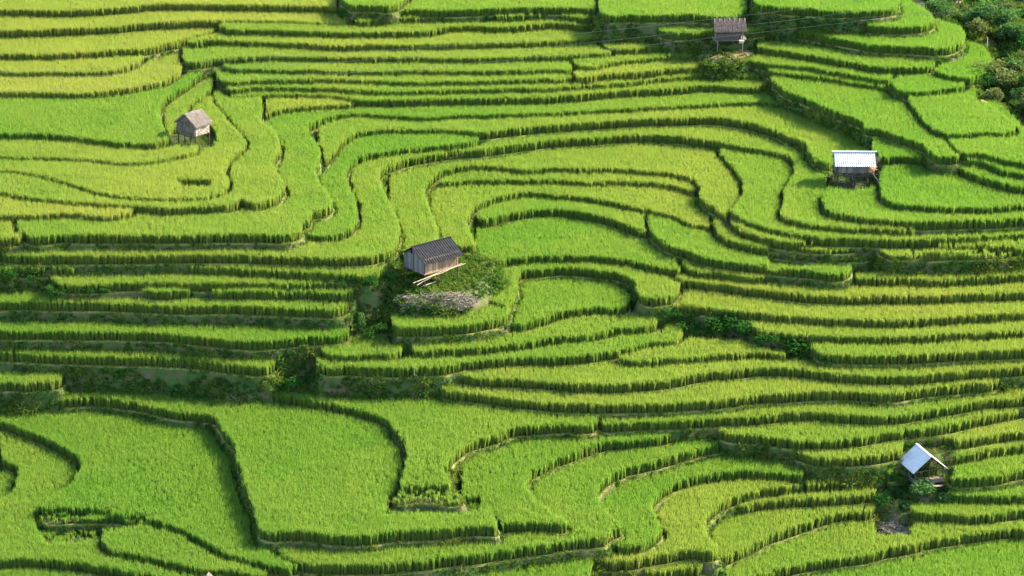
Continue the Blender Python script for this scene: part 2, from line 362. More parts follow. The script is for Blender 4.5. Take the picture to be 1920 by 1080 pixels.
# wide ground below everything
G, GF = [], []
nn = 61
for j in range(nn):
    for i in range(nn):
        x = -500 + 1000*i/(nn-1); y = -320 + 800*(j/(nn-1))
        z = -7 + max(0, (y+48))*.1 + (noise.noise(Vector((x*.012, y*.012, 3)))*6*min(1, max(0, (abs(x)-60)/120)))
        if abs(x) < 70 and y < 90: z -= .6 + max(0, y+20)*.03
        G.append((x, y, z))
for j in range(nn-1):
    for i in range(nn-1): a = j*nn+i; GF.append((a, a+1, a+nn+1, a+nn))
tag(link('ground', mesh('ground', G, GF, [M_riser], smooth_=True)), 'lower slope of the valley', None, None, 'structure')

# ------------------------------------------------------------------ zones without rice (polygons in the picture, laid on the hill)
BARE = np.zeros((NY, NX), bool); THIN = BARE.copy()
def zone(z, pts, arr):
    v = [float(a) for a in pts.replace(',', ' ').split()]
    z = HF(z); arr |= raster([at_z(v[i], v[i+1], z).xy for i in range(0, len(v), 2)])
zone(9.7, "1548,335 1560,324 1640,322 1652,340 1650,366 1600,374 1556,368", BARE)     # round the white hut
zone(11.2, "320,264 330,252 402,248 412,264 404,290 340,294 326,286", BARE)            # round the thatched hut
zone(11.12, "332,352 400,352 395,366 340,366", BARE)
zone(.5, "68,985 215,988 205,1030 95,1040 72,1015", THIN)
zone(.78, "200,990 300,990 215,1020", THIN)
zone(1.8, "728,945 905,938 900,978 725,985", THIN)
zone(-1.5, "1640,960 1705,960 1712,1005 1640,1005", BARE)
zone(-1.0, "1640,960 1705,960 1712,1005 1640,1005", BARE)
zone(6.1, "1440,522 1600,528 1900,532 1900,540 1440,545", THIN)
zone(-.25, "1690,880 1790,880 1790,925 1690,925", BARE); zone(.2, "1690,890 1780,890 1780,925 1690,925", BARE)

# ------------------------------------------------------------------ the gully right of the terraces
GB = [(-400, 1690), (0, 1692), (35, 1754), (55, 1808), (85, 1846), (112, 1864), (138, 1852), (152, 1822), (184, 1834), (200, 1868), (224, 1899), (245, 1915), (300, 2100)]
def gully_x(py): return np.interp(py, [a for a, b in GB], [b for a, b in GB])
V, F = [], []
nu, nv = 90, 60
for b in range(nv+1):
    for a in range(nu+1):
        py = -170 + 440*b/nv; px = float(gully_x(py)) - 14 + (2460-float(gully_x(py)))*(a/nu)**1.4
        d = px - float(gully_x(py))
        z = HF(11.75) + (240-py)*.0098 + max(0, px-1890)*.004 + noise.noise(Vector((px*.02, py*.03, 1)))*.5 + noise.noise(Vector((px*.07, py*.09, 5)))*.2
        z -= .9*max(0, 1-abs(d-22)/22)*(1 if d > 0 else 0) + max(0, -d)*.09
        p = at_z(px, py, z); V.append((p.x, p.y, z))
for b in range(nv):
    for a in range(nu): k = b*(nu+1)+a; F.append((k+nu+1, k+nu+2, k+1, k))
tag(link('slope', mesh('slope', V, F, [M_riser], smooth_=True)), 'overgrown slope beside the terraces', None, None, 'structure')

M_path = simple('red_earth_path', 3, [(.3, (.20, .11, .085)), (.7, (.34, .21, .17))], detail=8)
def path(pts):
    V, F = [], []; pp = smooth(pts)
    for k, (a, b) in enumerate(pp):
        z0 = HF(11.75) + (240-b)*.0098
        l = at_z(a, b, z0); nx_ = .42*(1+.3*math.sin(k*1.7))
        for sx in (-1, 1):
            v = Vector((l.x+sx*nx_, l.y, 0)); bd = (1e9, 0)
            for q in SLOPE_V:
                dd = (q[0]-v.x)**2+(q[1]-v.y)**2
                if dd < bd[0]: bd = (dd, q[2])
            V.append((v.x, v.y, bd[1]+.16))
    for k in range(len(pp)-1): F.append((2*k, 2*k+1, 2*k+3, 2*k+2))
    tag(link('path', mesh('path', V, F, [M_path], smooth_=True)), 'reddish dirt path through the shrubs', None, None, 'structure')
SLOPE_V = [tuple(v.co) for v in bpy.data.objects['slope'].data.vertices]
path([(1806, -10), (1797, 8), (1785, 20), (1770, 32), (1758, 42)])
path([(1868, 92), (1884, 112), (1889, 128), (1880, 145), (1862, 165), (1846, 188), (1850, 200)])

# ------------------------------------------------------------------ rice
def clump(seed, nb, hgt, spread, width, droop, lean=.12, stems=0):
    r = random.Random(seed); V, F, UV = [], [], []
    for b in range(stems):
        a = r.random()*6.283; rad = spread*math.sqrt(r.random())*.6; bx, by = math.cos(a)*rad, math.sin(a)*rad
        L = hgt*r.uniform(.50, .72); fa = r.random()*3.14; fx, fy = math.cos(fa)*.013, math.sin(fa)*.013; k = len(V); ox, oy = bx*.35, by*.35
        V += [(bx-fx, by-fy, 0), (bx+fx, by+fy, 0), (bx+ox+fx, by+oy+fy, L), (bx+ox-fx, by+oy-fy, L)]; UV += [(0, 0), (1, 0), (1, .6), (0, .6)]; F.append((k, k+1, k+2, k+3))
    for b in range(nb):
        a = r.random()*2*math.pi; rad = spread*math.sqrt(r.random())*.55
        bx, by = math.cos(a)*rad, math.sin(a)*rad
        a2 = a + r.uniform(-1.2, 1.2); L = hgt*r.uniform(.72, 1.05); out = spread*r.uniform(.3, 1.15)*lean/.12
        fa = r.random()*math.pi; fx, fy = math.cos(fa), math.sin(fa)
        dr = droop*r.uniform(.2, 1.1)
        base = len(V); segs = 3
        for s in range(segs+1):
            t = s/segs
            x = bx + math.cos(a2)*out*t*t; y = by + math.sin(a2)*out*t*t
            z = L*(t - dr*t*t*t); w = width*(.75, 1.0, .8, .08)[s]
            V += [(x-fx*w, y-fy*w, z), (x+fx*w, y+fy*w, z)]; UV += [(0, t), (1, t)]
        for s in range(segs): a0 = base+2*s; F.append((a0, a0+1, a0+3, a0+2))
    return V, F, UV
def clump_obj(name, m, *a):
    V, F, UV = clump(*a); me = mesh(name, V, F, [m], uv=UV); return bpy.data.objects.new(name, me)
def scatter(name, P, rot, scl, tint, var, sources, label, cat):
    me = bpy.data.meshes.new(name); me.vertices.add(len(P)); me.vertices.foreach_set('co', np.asarray(P, np.float32).ravel())
    for nm, tp, key, arr in (('rot', 'FLOAT_VECTOR', 'vector', rot), ('scl', 'FLOAT_VECTOR', 'vector', scl), ('tint', 'FLOAT', 'value', tint), ('var', 'INT', 'value', var)):
        at = me.attributes.new(nm, tp, 'POINT'); at.data.foreach_set(key, np.asarray(arr, np.int32 if tp == 'INT' else np.float32).ravel())
    o = link(name, me); tag(o, label, cat, None, 'stuff')
    ng = bpy.data.node_groups.new(name, 'GeometryNodeTree')
    ng.interface.new_socket('Geometry', in_out='INPUT', socket_type='NodeSocketGeometry')
    ng.interface.new_socket('Geometry', in_out='OUTPUT', socket_type='NodeSocketGeometry')
    gi, go = ng.nodes.new('NodeGroupInput'), ng.nodes.new('NodeGroupOutput')
    jn = ng.nodes.new('GeometryNodeJoinGeometry')
    for s in reversed(sources):
        oi = ng.nodes.new('GeometryNodeObjectInfo'); oi.inputs['Object'].default_value = s; oi.inputs['As Instance'].default_value = False
        g2 = ng.nodes.new('GeometryNodeGeometryToInstance'); ng.links.new(oi.outputs['Geometry'], g2.inputs[0]); ng.links.new(g2.outputs[0], jn.inputs[0])
    ip = ng.nodes.new('GeometryNodeInstanceOnPoints'); ip.inputs['Pick Instance'].default_value = True
    ng.links.new(gi.outputs[0], ip.inputs['Points']); ng.links.new(jn.outputs[0], ip.inputs['Instance'])
    for nm, tp, sock in (('rot', 'FLOAT_VECTOR', 'Rotation'), ('scl', 'FLOAT_VECTOR', 'Scale'), ('var', 'INT', 'Instance Index')):
        a = ng.nodes.new('GeometryNodeInputNamedAttribute'); a.data_type = tp; a.inputs['Name'].default_value = nm
        ng.links.new(a.outputs['Attribute'], ip.inputs[sock])
    ng.links.new(ip.outputs[0], go.inputs[0])
    md = o.modifiers.new('scatter', 'NODES'); md.node_group = ng
    return o
def vnoise(x, y, sc, seed):
    """smooth value noise for arrays"""
    r = np.random.default_rng(seed); g = r.random((256, 256)); u, v = x/sc+1000, y/sc+1000
    i, j = np.floor(u).astype(int), np.floor(v).astype(int); fu, fv = u-i, v-j
    fu, fv = fu*fu*(3-2*fu), fv*fv*(3-2*fv); i, j = i % 255, j % 255
    return (g[j, i]*(1-fu)+g[j, i+1]*fu)*(1-fv) + (g[j+1, i]*(1-fu)+g[j+1, i+1]*fu)*fv
def in_view(x, y, z, m=.05):
    dx, dy, dz = x-CAM.x, y-CAM.y, z-CAM.z
    dep = dy*FW.y+dz*FW.z; u = dx/dep*FPX/960; v = (dy*UP.y+dz*UP.z)/dep*FPX/540
    return (np.abs(u) < 1+m) & (np.abs(v) < 1+m*1.8)
def cells(x, y):
    return np.clip(((y-Y0)/CELL).astype(int), 1, NY-2), np.clip(((x-X0)/CELL).astype(int), 1, NX-2)

SX, SY = .17, .15
gx, gy = np.meshgrid(np.arange(X0, X1, SX), np.arange(Y0, Y1, SY)); gx, gy = gx.ravel(), gy.ravel()
wx, wy = vnoise(gx, gy, 9, 1)-.5, vnoise(gx, gy, 9, 2)-.5
x = gx + wx*2.2 + rng.normal(0, .035, gx.size); y = gy + wy*2.2 + rng.normal(0, .05, gx.size)
EDGE = np.zeros((NY, NX), bool)                   # a denser row of plants along every lip
for a, b in ((3, 0), (-3, 0), (0, 3), (0, -3)): EDGE |= np.roll(FID, (a, b), (0, 1)) != FID
xe = rng.uniform(X0, X1, 420000); ye = rng.uniform(Y0, Y1, 420000); je, ie = cells(xe, ye); ke = EDGE[je, ie]
x = np.concatenate([x, xe[ke]]); y = np.concatenate([y, ye[ke]])
j, i = cells(x, y); f = FID[j, i]
tints = np.array([-1 if s['tint'] is None else s['tint'] for s in SL]); hs_ = np.array([s['h'] for s in SL])
ok = (f >= 0) & (GID[j, i] == f) & (GID[j+1, i] == f) & (GID[j-1, i] == f) & (tints[f] >= 0) & ~BARE[j, i] & in_view(x, y, hs_[f])
dep = (y-CAM.y)*FW.y + (hs_[f]-CAM.z)*FW.z
px_ = 960 + (x-CAM.x)/dep*FPX; py_ = 540 - ((y-CAM.y)*UP.y+(hs_[f]+.4-CAM.z)*UP.z)/dep*FPX
ok &= ~((px_ > gully_x(py_)) & (py_ < 245))
ok &= ~(THIN[j, i] & (rng.random(x.size) < .8) & (vnoise(x, y, 1.1, 9) < .62))
x, y, f = x[ok], y[ok], f[ok]; n = x.size; jk, ik = j[ok], i[ok]
n1 = vnoise(x, y, 2.6, 3); n2 = vnoise(x, y, .8, 4); n3 = vnoise(x, y, 14, 5)
hgt = 1.03 + .12*n1 + .10*n2 + rng.normal(0, .035, n)
low = THIN[jk, ik]; hgt = np.where(low, hgt*.55, hgt)
rot = np.stack([(vnoise(x, y, 3.4, 6)-.5)*.34 + rng.normal(0, .055, n), (vnoise(x, y, 3.4, 7)-.5)*.34 + rng.normal(0, .055, n), rng.random(n)*6.283], 1)
wg = np.clip((px_[ok]-1380)/160, 0, 1)*((py_[ok] > 300) & (py_[ok] < 520))
tint = np.clip(tints[f]*.92*(1-.5*wg) + .05 + np.random.default_rng(3).uniform(-.12, .12, len(SL))[f] + (n3-.5)*.36 + (vnoise(x, y, 30, 8)-.5)*.35 + (n1-.5)*.25 + rng.normal(0, .07, n), 0, 1.15)
wd = rng.uniform(.9, 1.2, n)
RICE = [clump_obj('rice_clump', M_rice, 20+k, 17, .98, .115, .0078, .17+.05*(k % 3), .12, 7) for k in range(5)]
scatter('rice', np.stack([x, y, hs_[f]-.01], 1), rot, np.stack([wd, wd, hgt], 1), tint, rng.integers(0, 5, n), RICE,
        'green and yellowing rice plants filling every curved terrace', 'rice')
print('rice clumps', n)
# ------------------------------------------------------------------ weeds and grass on banks, bunds and fallow ground
def herb(seed, nl, hgt, spread, size):
    r = random.Random(seed); V, F, UV = [], [], []
    for l in range(nl):
        a = r.random()*6.283; rad = spread*math.sqrt(r.random()); z = hgt*r.random()**.7*(1-.5*(rad/spread)**2)
        c = Vector((math.cos(a)*rad, math.sin(a)*rad, z)); s = size*r.uniform(.6, 1.3)
        u = Vector((r.uniform(-1, 1), r.uniform(-1, 1), r.uniform(-.5, .8))).normalized()
        v = u.cross(Vector((r.uniform(-1, 1), r.uniform(-1, 1), r.uniform(.2, 1)))).normalized()*.45
        b = len(V); V += [c-u*s, c+v*s, c+u*s*1.1, c-v*s]; UV += [(0, .5), (0, .6), (1, 1), (1, .6)]; F.append((b, b+1, b+2, b+3))
    return V, F, UV
M_herb = leafmat('herb_leaf', (.025, .085, .016), (.12, .17, .035), (.03, .12, .010), (.16, .22, .025), tr=.35)
WEED = [clump_obj('grass_tuft', M_weed, 50+k, 15, 1.0, .42, .042, .28, .2) for k in range(3)]
for k in range(3):
    V, F, UV = herb(80+k, 34, .75, .42, .19); WEED.append(bpy.data.objects.new('herb_tuft', mesh('herb_tuft', V, F, [M_herb], uv=UV)))
P, RT, SC, TI, VA = [], [], [], [], []
HEAPS = [(at_z(830, 564, HF(7.7)-.2), 2.0, .5), (at_z(766, 564, HF(7.7)-.3), .8, .45), (at_z(1676, 975, HF(-1.5)+.12), 1.0, 1.7)]
def weed(x, y, z, s, t, kind, tilt=.25):
    for c, a, b in HEAPS:
        if ((x-c.x)/a)**2+((y-c.y)/b)**2 < 1.0 and rng.random() < .62: return
    P.append((x, y, z)); RT.append((rng.normal(0, tilt), rng.normal(0, tilt), rng.random()*6.283))
    SC.append((s*rng.uniform(.8, 1.3), s*rng.uniform(.8, 1.3), s*rng.uniform(.7, 1.2))); TI.append(min(1, max(0, t))); VA.append(kind)
def vis(x, y, z): return bool(in_view(np.array([x]), np.array([y]), np.array([z]), .06)[0])
for s in SL[1:]:
    n = s['nlip']; Pq = s['poly']; bare = s['tint'] is None
    for i in range(n-1):
        a, b = Pq[i], Pq[i+1]; L = (b-a).length
        if L < 1e-4: continue
        d = (b-a)/L; nr = Vector((d.y, -d.x)); m = (a+b)/2
        if not vis(m.x, m.y, s['h']): continue
        out = m + nr*(1.7 if bare else .75); drop = s['h'] - zat(out.x, out.y)
        if drop <= 0.05: continue
        for q in range(int(L*(9 if not bare else 5)+rng.random())):         # bund
            t = a + d*L*rng.random() + nr*rng.uniform(.02, .18)
            g = noise.noise(Vector((t.x*.3, t.y*.3, 2)))
            if g > -.25: weed(t.x, t.y, s['h']-.03, rng.uniform(.10, .24), .55+g*.6, int(rng.integers(0, 3)))
        if drop > .62 or bare:                                               # risers
            lo = max(0, .0)
            for q in range(int(L*min(drop, 3)*(26 if not bare else 34))):
                f = rng.random()**.8; zz = s['h'] - drop*f
                t = a + d*L*rng.random() + nr*((.20+.30*drop*f) if not bare else float(np.interp(drop*f, [0, .04, .15, .4, .75, 1.2, 1.9, 3.2], [0, .15, .4, .7, .95, 1.25, 1.6, 2.2]))+.06)
                g = noise.noise(Vector((t.x*.35, t.y*.35, zz*.6)))
                if g < -.42: continue
                leafy = rng.random() < (.30 if not bare else .55)
                weed(t.x, t.y, zz-.05, rng.uniform(.16, .42)*(1.25 if bare else 1)*(1.6 if drop > 1.5 and g > .1 else 1), .2+g*.9+rng.normal(0, .2), int(rng.integers(3, 6) if leafy else rng.integers(0, 3)), .45)
# fallow tops, hut yards, thinned paddies
gx, gy = np.meshgrid(np.arange(X0, X1, .19), np.arange(Y0, Y1, .22)); gx, gy = gx.ravel(), gy.ravel()
x = gx+rng.normal(0, .1, gx.size); y = gy+rng.normal(0, .1, gx.size); jj, ii = cells(x, y); f = FID[jj, ii]
tn = np.where(f >= 0, tints[f], 0); z = GZ[jj, ii]
isb = (tn < 0); yard = BARE[jj, ii]; thin = THIN[jj, ii]
m = (f >= 0) & in_view(x, y, z) & (isb | yard | thin)
g1 = vnoise(x, y, 1.7, 31); g2 = vnoise(x, y, .9, 32)
m &= rng.random(x.size) < np.where(isb, np.clip(.35+g1*1.4, 0, 1)*np.where((np.isin(np.round(hs_[f], 3), (round(HF(13.3), 3), round(HF(12.3), 3)))), .25, 1), np.where(yard, np.clip(g1*1.1-.15, 0, .8), np.clip(g2*1.3-.25, 0, .8)))
for k in np.nonzero(m)[0]:
    leafy = rng.random() < (.6 if isb[k] else .25)
    weed(x[k], y[k], z[k]-.04, rng.uniform(.18, .5)*(1.15 if isb[k] else .8), .25+.7*(g2[k]-.3)+(.3 if thin[k] else 0)+rng.normal(0, .14), int(rng.integers(3, 6) if leafy else rng.integers(0, 3)))
# gully slope
SLOPE = bpy.data.objects['slope'].data
polys = [(p.center.copy(), p.area, p.normal.copy()) for p in SLOPE.polygons]
for c, ar, nn_ in polys:
    if not vis(c.x, c.y, c.z): continue
    g = noise.noise(Vector((c.x*.22, c.y*.22, 7)))
    for q in range(int(ar*(15 if g > -.2 else 5)+rng.random())):
        r_ = math.sqrt(ar)*.6
        weed(c.x+rng.uniform(-r_, r_), c.y+rng.uniform(-r_, r_), c.z-.06, rng.uniform(.3, .85), .45+g*.5+rng.normal(0, .22), int(rng.integers(3, 6) if rng.random() < .55 else rng.integers(0, 3)))
print('weeds', len(P))
scatter('weeds', P, RT, SC, TI, VA, WEED, 'wild grass and weeds on the banks, path edges and the slope', 'weeds')

# ------------------------------------------------------------------ bushes
M_bush = [leafmat('bush_leaf', (.032, .10, .018), (.05, .11, .02), (.035, .13, .012), (.05, .14, .012), tr=.35, attr='none'),
          leafmat('pale_bush_leaf', (.07, .15, .045), (.1, .15, .04), (.08, .19, .03), (.1, .2, .03), tr=.35, attr='none'),
          leafmat('dry_bush_leaf', (.12, .15, .045), (.1, .15, .04), (.15, .19, .05), (.1, .2, .03), tr=.35, attr='none')]
M_stem = simple('stem_bark', 6, [(.3, (.06, .045, .03)), (.7, (.14, .11, .08))])
def bush_mesh(seed, nl, size, lobes):
    r = random.Random(seed); V, F, UV = [], [], []; S_, SF = [], []
    L = []
    for k in range(lobes):
        a = r.random()*6.283; q = r.uniform(.0, .55)
        L.append((Vector((math.cos(a)*q, math.sin(a)*q, r.uniform(.28, .68))), r.uniform(.22, .42)))
    for l in range(nl):
        c0, rad = L[r.randrange(lobes)]
        dr = Vector((r.gauss(0, 1), r.gauss(0, 1), r.gauss(0, .8))).normalized()*rad*(r.random()**.35)*r.uniform(.8, 1.15)
        c = c0+dr; c.z = abs(c.z)
        s = size*r.uniform(.6, 1.3); u = (dr.normalized()*.6 + Vector((r.uniform(-1, 1), r.uniform(-1, 1), r.uniform(-.9, .4)))).normalized()
        v = u.cross(Vector((r.uniform(-1, 1), r.uniform(-1, 1), r.uniform(-1, 1)))).normalized()*.42
        b = len(V); V += [c-u*s, c+v*s, c+u*s, c-v*s]; UV += [(0, .5), (0, .6), (1, 1), (1, .6)]; F.append((b, b+1, b+2, b+3))
    for c0, rad in L:
        b = len(S_); w = .018
        for t in (0, .5, 1):
            p = Vector((c0.x*t*t, c0.y*t*t, c0.z*t)); ww = w*(1.2-t*.8)
            S_ += [p+Vector((math.cos(q)*ww, math.sin(q)*ww, 0)) for q in (0, 2.09, 4.19)]
        for t in range(2):
            for q in range(3): a0 = b+t*3+q; a1 = b+t*3+(q+1) % 3; SF.append((a0, a1, a1+3, a0+3))
    return V, F, UV, S_, SF
BM = []
for k in range(5):
    V, F, UV, S_, SF = bush_mesh(300+k, 620, .085, 5+k % 3)
    for mm in M_bush: 
        BM.append((mesh('foliage', V, F, [mm], uv=UV), mesh('stems', S_, SF, [M_stem])))
nb = [0]
def bush(px, py, w, hgt, label, pale=0, group=None, z=None):
    p = pick(px, py) if z is None else at_z(px, py, z)
    e = bpy.data.objects.new('bush', None); COL.objects.link(e); e.location = (p.x, p.y, p.z-.05)
    e.rotation_euler = (0, 0, rng.random()*6.28); e.scale = (w, w, hgt)
    fm, sm = BM[(nb[0] % 5)*3+int(pale)]; nb[0] += 1
    link('foliage', fm, e); link('stems', sm, e)
    tag(e, label, 'bush', group)
    return e
gl = 'bushes on the dark bank under the left terraces'
bl = 'dark green leafy bush on the bank between the left rows and large lower fields'
for px, py, w, h in ((175, 735, 1.5, 1.0), (215, 722, 1.6, 1.2), (250, 738, 1.3, .9), (300, 735, 1.0, .8), (338, 742, 1.5, 1.2), (372, 750, 1.4, 1.3), (405, 757, 1.2, 1.0), (275, 735, 1.3, 1.0),
                     (475, 755, 1.2, .9), (500, 757, 1.1, .8), (525, 752, 1.3, 1.0)): bush(px, py+14, w, h*1.25, bl, 0, gl, z=HF(1.8))
for px, py, w, h in ((535, 722, 1.3, .9), (560, 728, 1.5, 1.1), (590, 722, 1.3, 1.0), (550, 705, 1.2, .8)): bush(px, py, w, h, bl, 0, gl, z=HF(3.0))
gl = 'bushes on the bank under the middle terrace'
bl = 'dark green bush on the tall bank above the central lower field'
for px, py, w, h in ((575, 728, 1.5, 1.1), (610, 738, 1.6, 1.2), (660, 745, 1.3, .9), (700, 750, 1.5, 1.0), (745, 748, 1.4, .9), (800, 738, 1.2, .9), (640, 712, 1.0, .7)): bush(px, max(py, 735)+16, w, h*1.15, bl, 0, gl, z=HF(2.25))
gl = 'bushes on the slope below the dark roofed hut'
bl = 'green bush on the weedy slope to the lower left of the dark roofed hut'
for px, py, w, h in ((665, 632, 1.2, 1.0), (705, 640, 1.3, .9), (690, 598, 1.2, .9), (730, 575, 1.1, .8), (655, 545, 1.0, .7), (760, 600, 1.0, .7), (725, 540, 1.2, .9)): bush(px, py, w, h, bl, 0, gl)
bush(682, 625, .6, 1.6, 'tall thin yellowish bush standing on the slope below the dark roofed hut', 1)
bush(915, 565, 1.5, 1.2, 'rounded grassy green bush right of the pale stalk pile', 1)
gl = 'bushes in the dark hollow on the right'
bl = 'dark leafy bush crowding the hollow between the right-hand terraces'
for px, py, w, h in ((1290, 625, 1.3, 1.0), (1330, 632, 1.7, 1.3), (1370, 635, 1.9, 1.5), (1405, 640, 1.5, 1.1), (1440, 645, 1.3, .9), (1260, 605, 1.1, .7)): bush(px, py, w, h, bl, 0, gl)
bush(1490, 668, 2.3, 1.6, 'big rounded dark bush at the left end of a terrace below the hollow', 0)
bush(1545, 676, 1.3, .6, 'low dark bush hugging the bank right of the big rounded bush', 0)
gl = 'weedy bushes by the left rows'
bl = 'small dark bush on the fallow strip at the left edge'
for px, py, w, h in ((20, 546, 1.2, .8), (60, 545, 1.1, .7), (110, 548, 1.3, .8), (160, 550, 1.1, .8), (200, 548, 1.0, .6)): bush(px, py, w, h, bl, 0, gl)
bush(1740, 936, 2.0, 1.3, 'pale speckled bush growing in front of the small blue-grey roofed shelter', 1)
bush(1765, 938, 1.3, 1.0, 'pale leafy bush under the right post of the blue-grey roofed shelter', 1)
bush(1684, 912, .95, .75, 'dark bush at the left foot of the blue-grey roofed shelter', 0)
bush(1688, 934, 1.3, .9, 'low dark bush in the hollow left of the pale speckled bush', 0)
bush(1705, 955, 1.1, .7, 'low green bush just above the brush heap', 1)
bush(1645, 965, 1.3, 1.0, 'dark grassy bush left of the brush pile', 0)
gl = 'shrubs covering the slope at the upper right'
bl = 'wild shrub on the overgrown slope in the upper right corner'
rs = random.Random(5)
for k in range(120):
    py = rs.uniform(-6, 232); px = float(gully_x(py)) + rs.uniform(18, 300)
    if px > 1965: continue
    if 1780 < px < 1830 and py < 40: continue
    big = rs.uniform(1.0, 2.5)
    bush(px, py, big, big*rs.uniform(.7, 1.0), bl, rs.choice((0, 1, 1, 2, 2)), gl, z=HF(11.75)+(240-py)*.0098+max(0, px-1890)*.004)

# dry tall grass clump
M_dry = simple('dry_grass', 5, [(.3, (.22, .19, .10)), (.7, (.42, .37, .22))])
V, F, UV = clump(901, 170, 1.7, .55, .016, .40, .22)
p = at_z(452, 768, HF(1.8)); o = link('grass_clump', mesh('grass_clump', V, F, [M_dry], uv=UV), None, (p.x, p.y, p.z-.05)); tag(o, 'pale dry tall grass clump drooping over the edge of a lower field', 'grass clump')

# ------------------------------------------------------------------ huts
M_wood_g = simple('grey_planks', 9, [(.25, (.075, .072, .07)), (.6, (.17, .16, .15)), (.85, (.27, .25, .23))], stretch=(6, 6, .5), bs=.6, island=.5)
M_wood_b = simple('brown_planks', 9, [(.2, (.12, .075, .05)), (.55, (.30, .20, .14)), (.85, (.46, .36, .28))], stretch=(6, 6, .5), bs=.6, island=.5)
M_wood_d = simple('dark_posts', 8, [(.3, (.035, .028, .022)), (.7, (.10, .08, .06))], stretch=(5, 5, .6))
M_wood_k = simple('dark_boards', 8, [(.3, (.04, .033, .03)), (.7, (.105, .088, .078))], stretch=(.5, 6, 6), island=.4)
M_pole = simple('pale_poles', 7, [(.3, (.25, .20, .14)), (.7, (.46, .39, .29))], stretch=(.6, 5, 5))
M_mat = simple('woven_mat', 14, [(.3, (.085, .065, .052)), (.7, (.20, .16, .13))], stretch=(3, 3, 1), bs=.5, island=.4)
M_mat_l = simple('woven_mat_pale', 14, [(.3, (.28, .23, .19)), (.7, (.42, .36, .31))], stretch=(3, 3, 1), bs=.5, island=.4)
M_thatch = simple('grey_thatch', 12, [(.25, (.09, .073, .062)), (.55, (.21, .178, .155)), (.85, (.34, .30, .26))], stretch=(4, 1, 1), bs=.9, bd=.06, detail=8)
M_thatch_d = simple('brown_thatch', 12, [(.25, (.04, .032, .028)), (.55, (.11, .088, .08)), (.85, (.20, .165, .15))], stretch=(4, 1, 1), bs=.9, bd=.06, detail=8)
M_straw = simple('straw', 10, [(.25, (.20, .145, .115)), (.6, (.40, .31, .25)), (.85, (.56, .47, .38))], bs=.6)
M_roof_d = simple('dark_sheet', 3, [(.3, (.016, .017, .020)), (.7, (.034, .034, .038))], rough=.9, bs=.1, spec=.08)
M_roof_w = simple('white_sheet', 2, [(.3, (.46, .46, .48)), (.7, (.58, .58, .59))], rough=.45, bs=.05, spec=.5)
M_roof_b = simple('grey_sheet', 2.2, [(.3, (.40, .41, .43)), (.7, (.55, .56, .57))], rough=.8, bs=.05, spec=.15)
M_heap = simple('brush', 10, [(.25, (.14, .115, .085)), (.6, (.31, .265, .20)), (.85, (.52, .46, .37))], bs=.6, island=.3)
M_rust = simple('orange_bundle', 8, [(.3, (.42, .20, .09)), (.7, (.72, .46, .27))])

class MB:
    def __init__(s): s.v, s.f = [], []
    def box(s, c, d, rot=None):
        b = len(s.v); c = Vector(c)
        for sx in (-1, 1):
            for sy in (-1, 1):
                for sz in (-1, 1):
                    q = Vector((sx*d[0]/2, sy*d[1]/2, sz*d[2]/2))
                    if rot is not None: q = rot @ q
                    s.v.append(c+q)
        for f in ((0, 1, 3, 2), (4, 6, 7, 5), (0, 4, 5, 1), (2, 3, 7, 6), (0, 2, 6, 4), (1, 5, 7, 3)): s.f.append(tuple(b+i for i in f))
        return s
    def bar(s, a, b, r0, r1=None, n=7, wob=0.0):
        a, b = Vector(a), Vector(b); r1 = r0 if r1 is None else r1; d = (b-a).normalized()
        u = d.orthogonal().normalized(); w = d.cross(u); k = len(s.v); seg = 4
        for t in range(seg+1):
            c = a.lerp(b, t/seg) + (u*math.sin(t*2.1+a.x*9)+w*math.cos(t*1.7+a.y*7))*wob*(0 if t in (0, seg) else 1); r = r0+(r1-r0)*t/seg
            for q in range(n): s.v.append(c+(u*math.cos(q*6.2832/n)+w*math.sin(q*6.2832/n))*r)
        for t in range(seg):
            for q in range(n): i0 = k+t*n+q; i1 = k+t*n+(q+1) % n; s.f.append((i0, i1, i1+n, i0+n))
        s.f.append(tuple(k+q for q in reversed(range(n)))); s.f.append(tuple(k+seg*n+q for q in range(n))); return s
    def obj(s, name, m, parent=None, label=None):
        o = link(name, mesh(name, s.v, s.f, [m]), parent)
        if label: o['label'] = label
        return o
def planks(mb, x0, x1, y, z0, top, w=.16, th=.03, axis='x', rnd=None, skip=()):
    """upright planks along x (or y) from z0 to top(x)"""
    r = rnd or random.Random(3); n = max(1, round((x1-x0)/w)); w = (x1-x0)/n
    for k in range(n):
        if k in skip: continue
        c = x0+w*(k+.5); t = top(c)-r.uniform(0, .03); b = z0-r.uniform(0, .05); o = r.uniform(-.012, .012)
        if axis == 'x': mb.box((c, y+o, (t+b)/2), (w*.94, th, t-b))
        else: mb.box((y+o, c, (t+b)/2), (th, w*.94, t-b))
def mats(mb, x0, x1, y, z0, top, axis='x', rnd=None):
    """woven panel: staggered small cells so it reads as wickerwork"""
    r = rnd or random.Random(4); cw, ch = .17, .13; n = round((x1-x0)/cw); cw = (x1-x0)/n
    for k in range(n):
        c = x0+cw*(k+.5); tp = top(c); z = z0; j = 0
        while z < tp-.02:
            h = min(ch, tp-z); o = (.014 if (j+k) % 2 else -.014)+r.uniform(-.004, .004)
            if axis == 'x': mb.box((c, y+o, z+h/2), (cw*.98, .02, h*.98))
            else: mb.box((y+o, c, z+h/2), (.02, cw*.98, h*.98))
            z += ch; j += 1
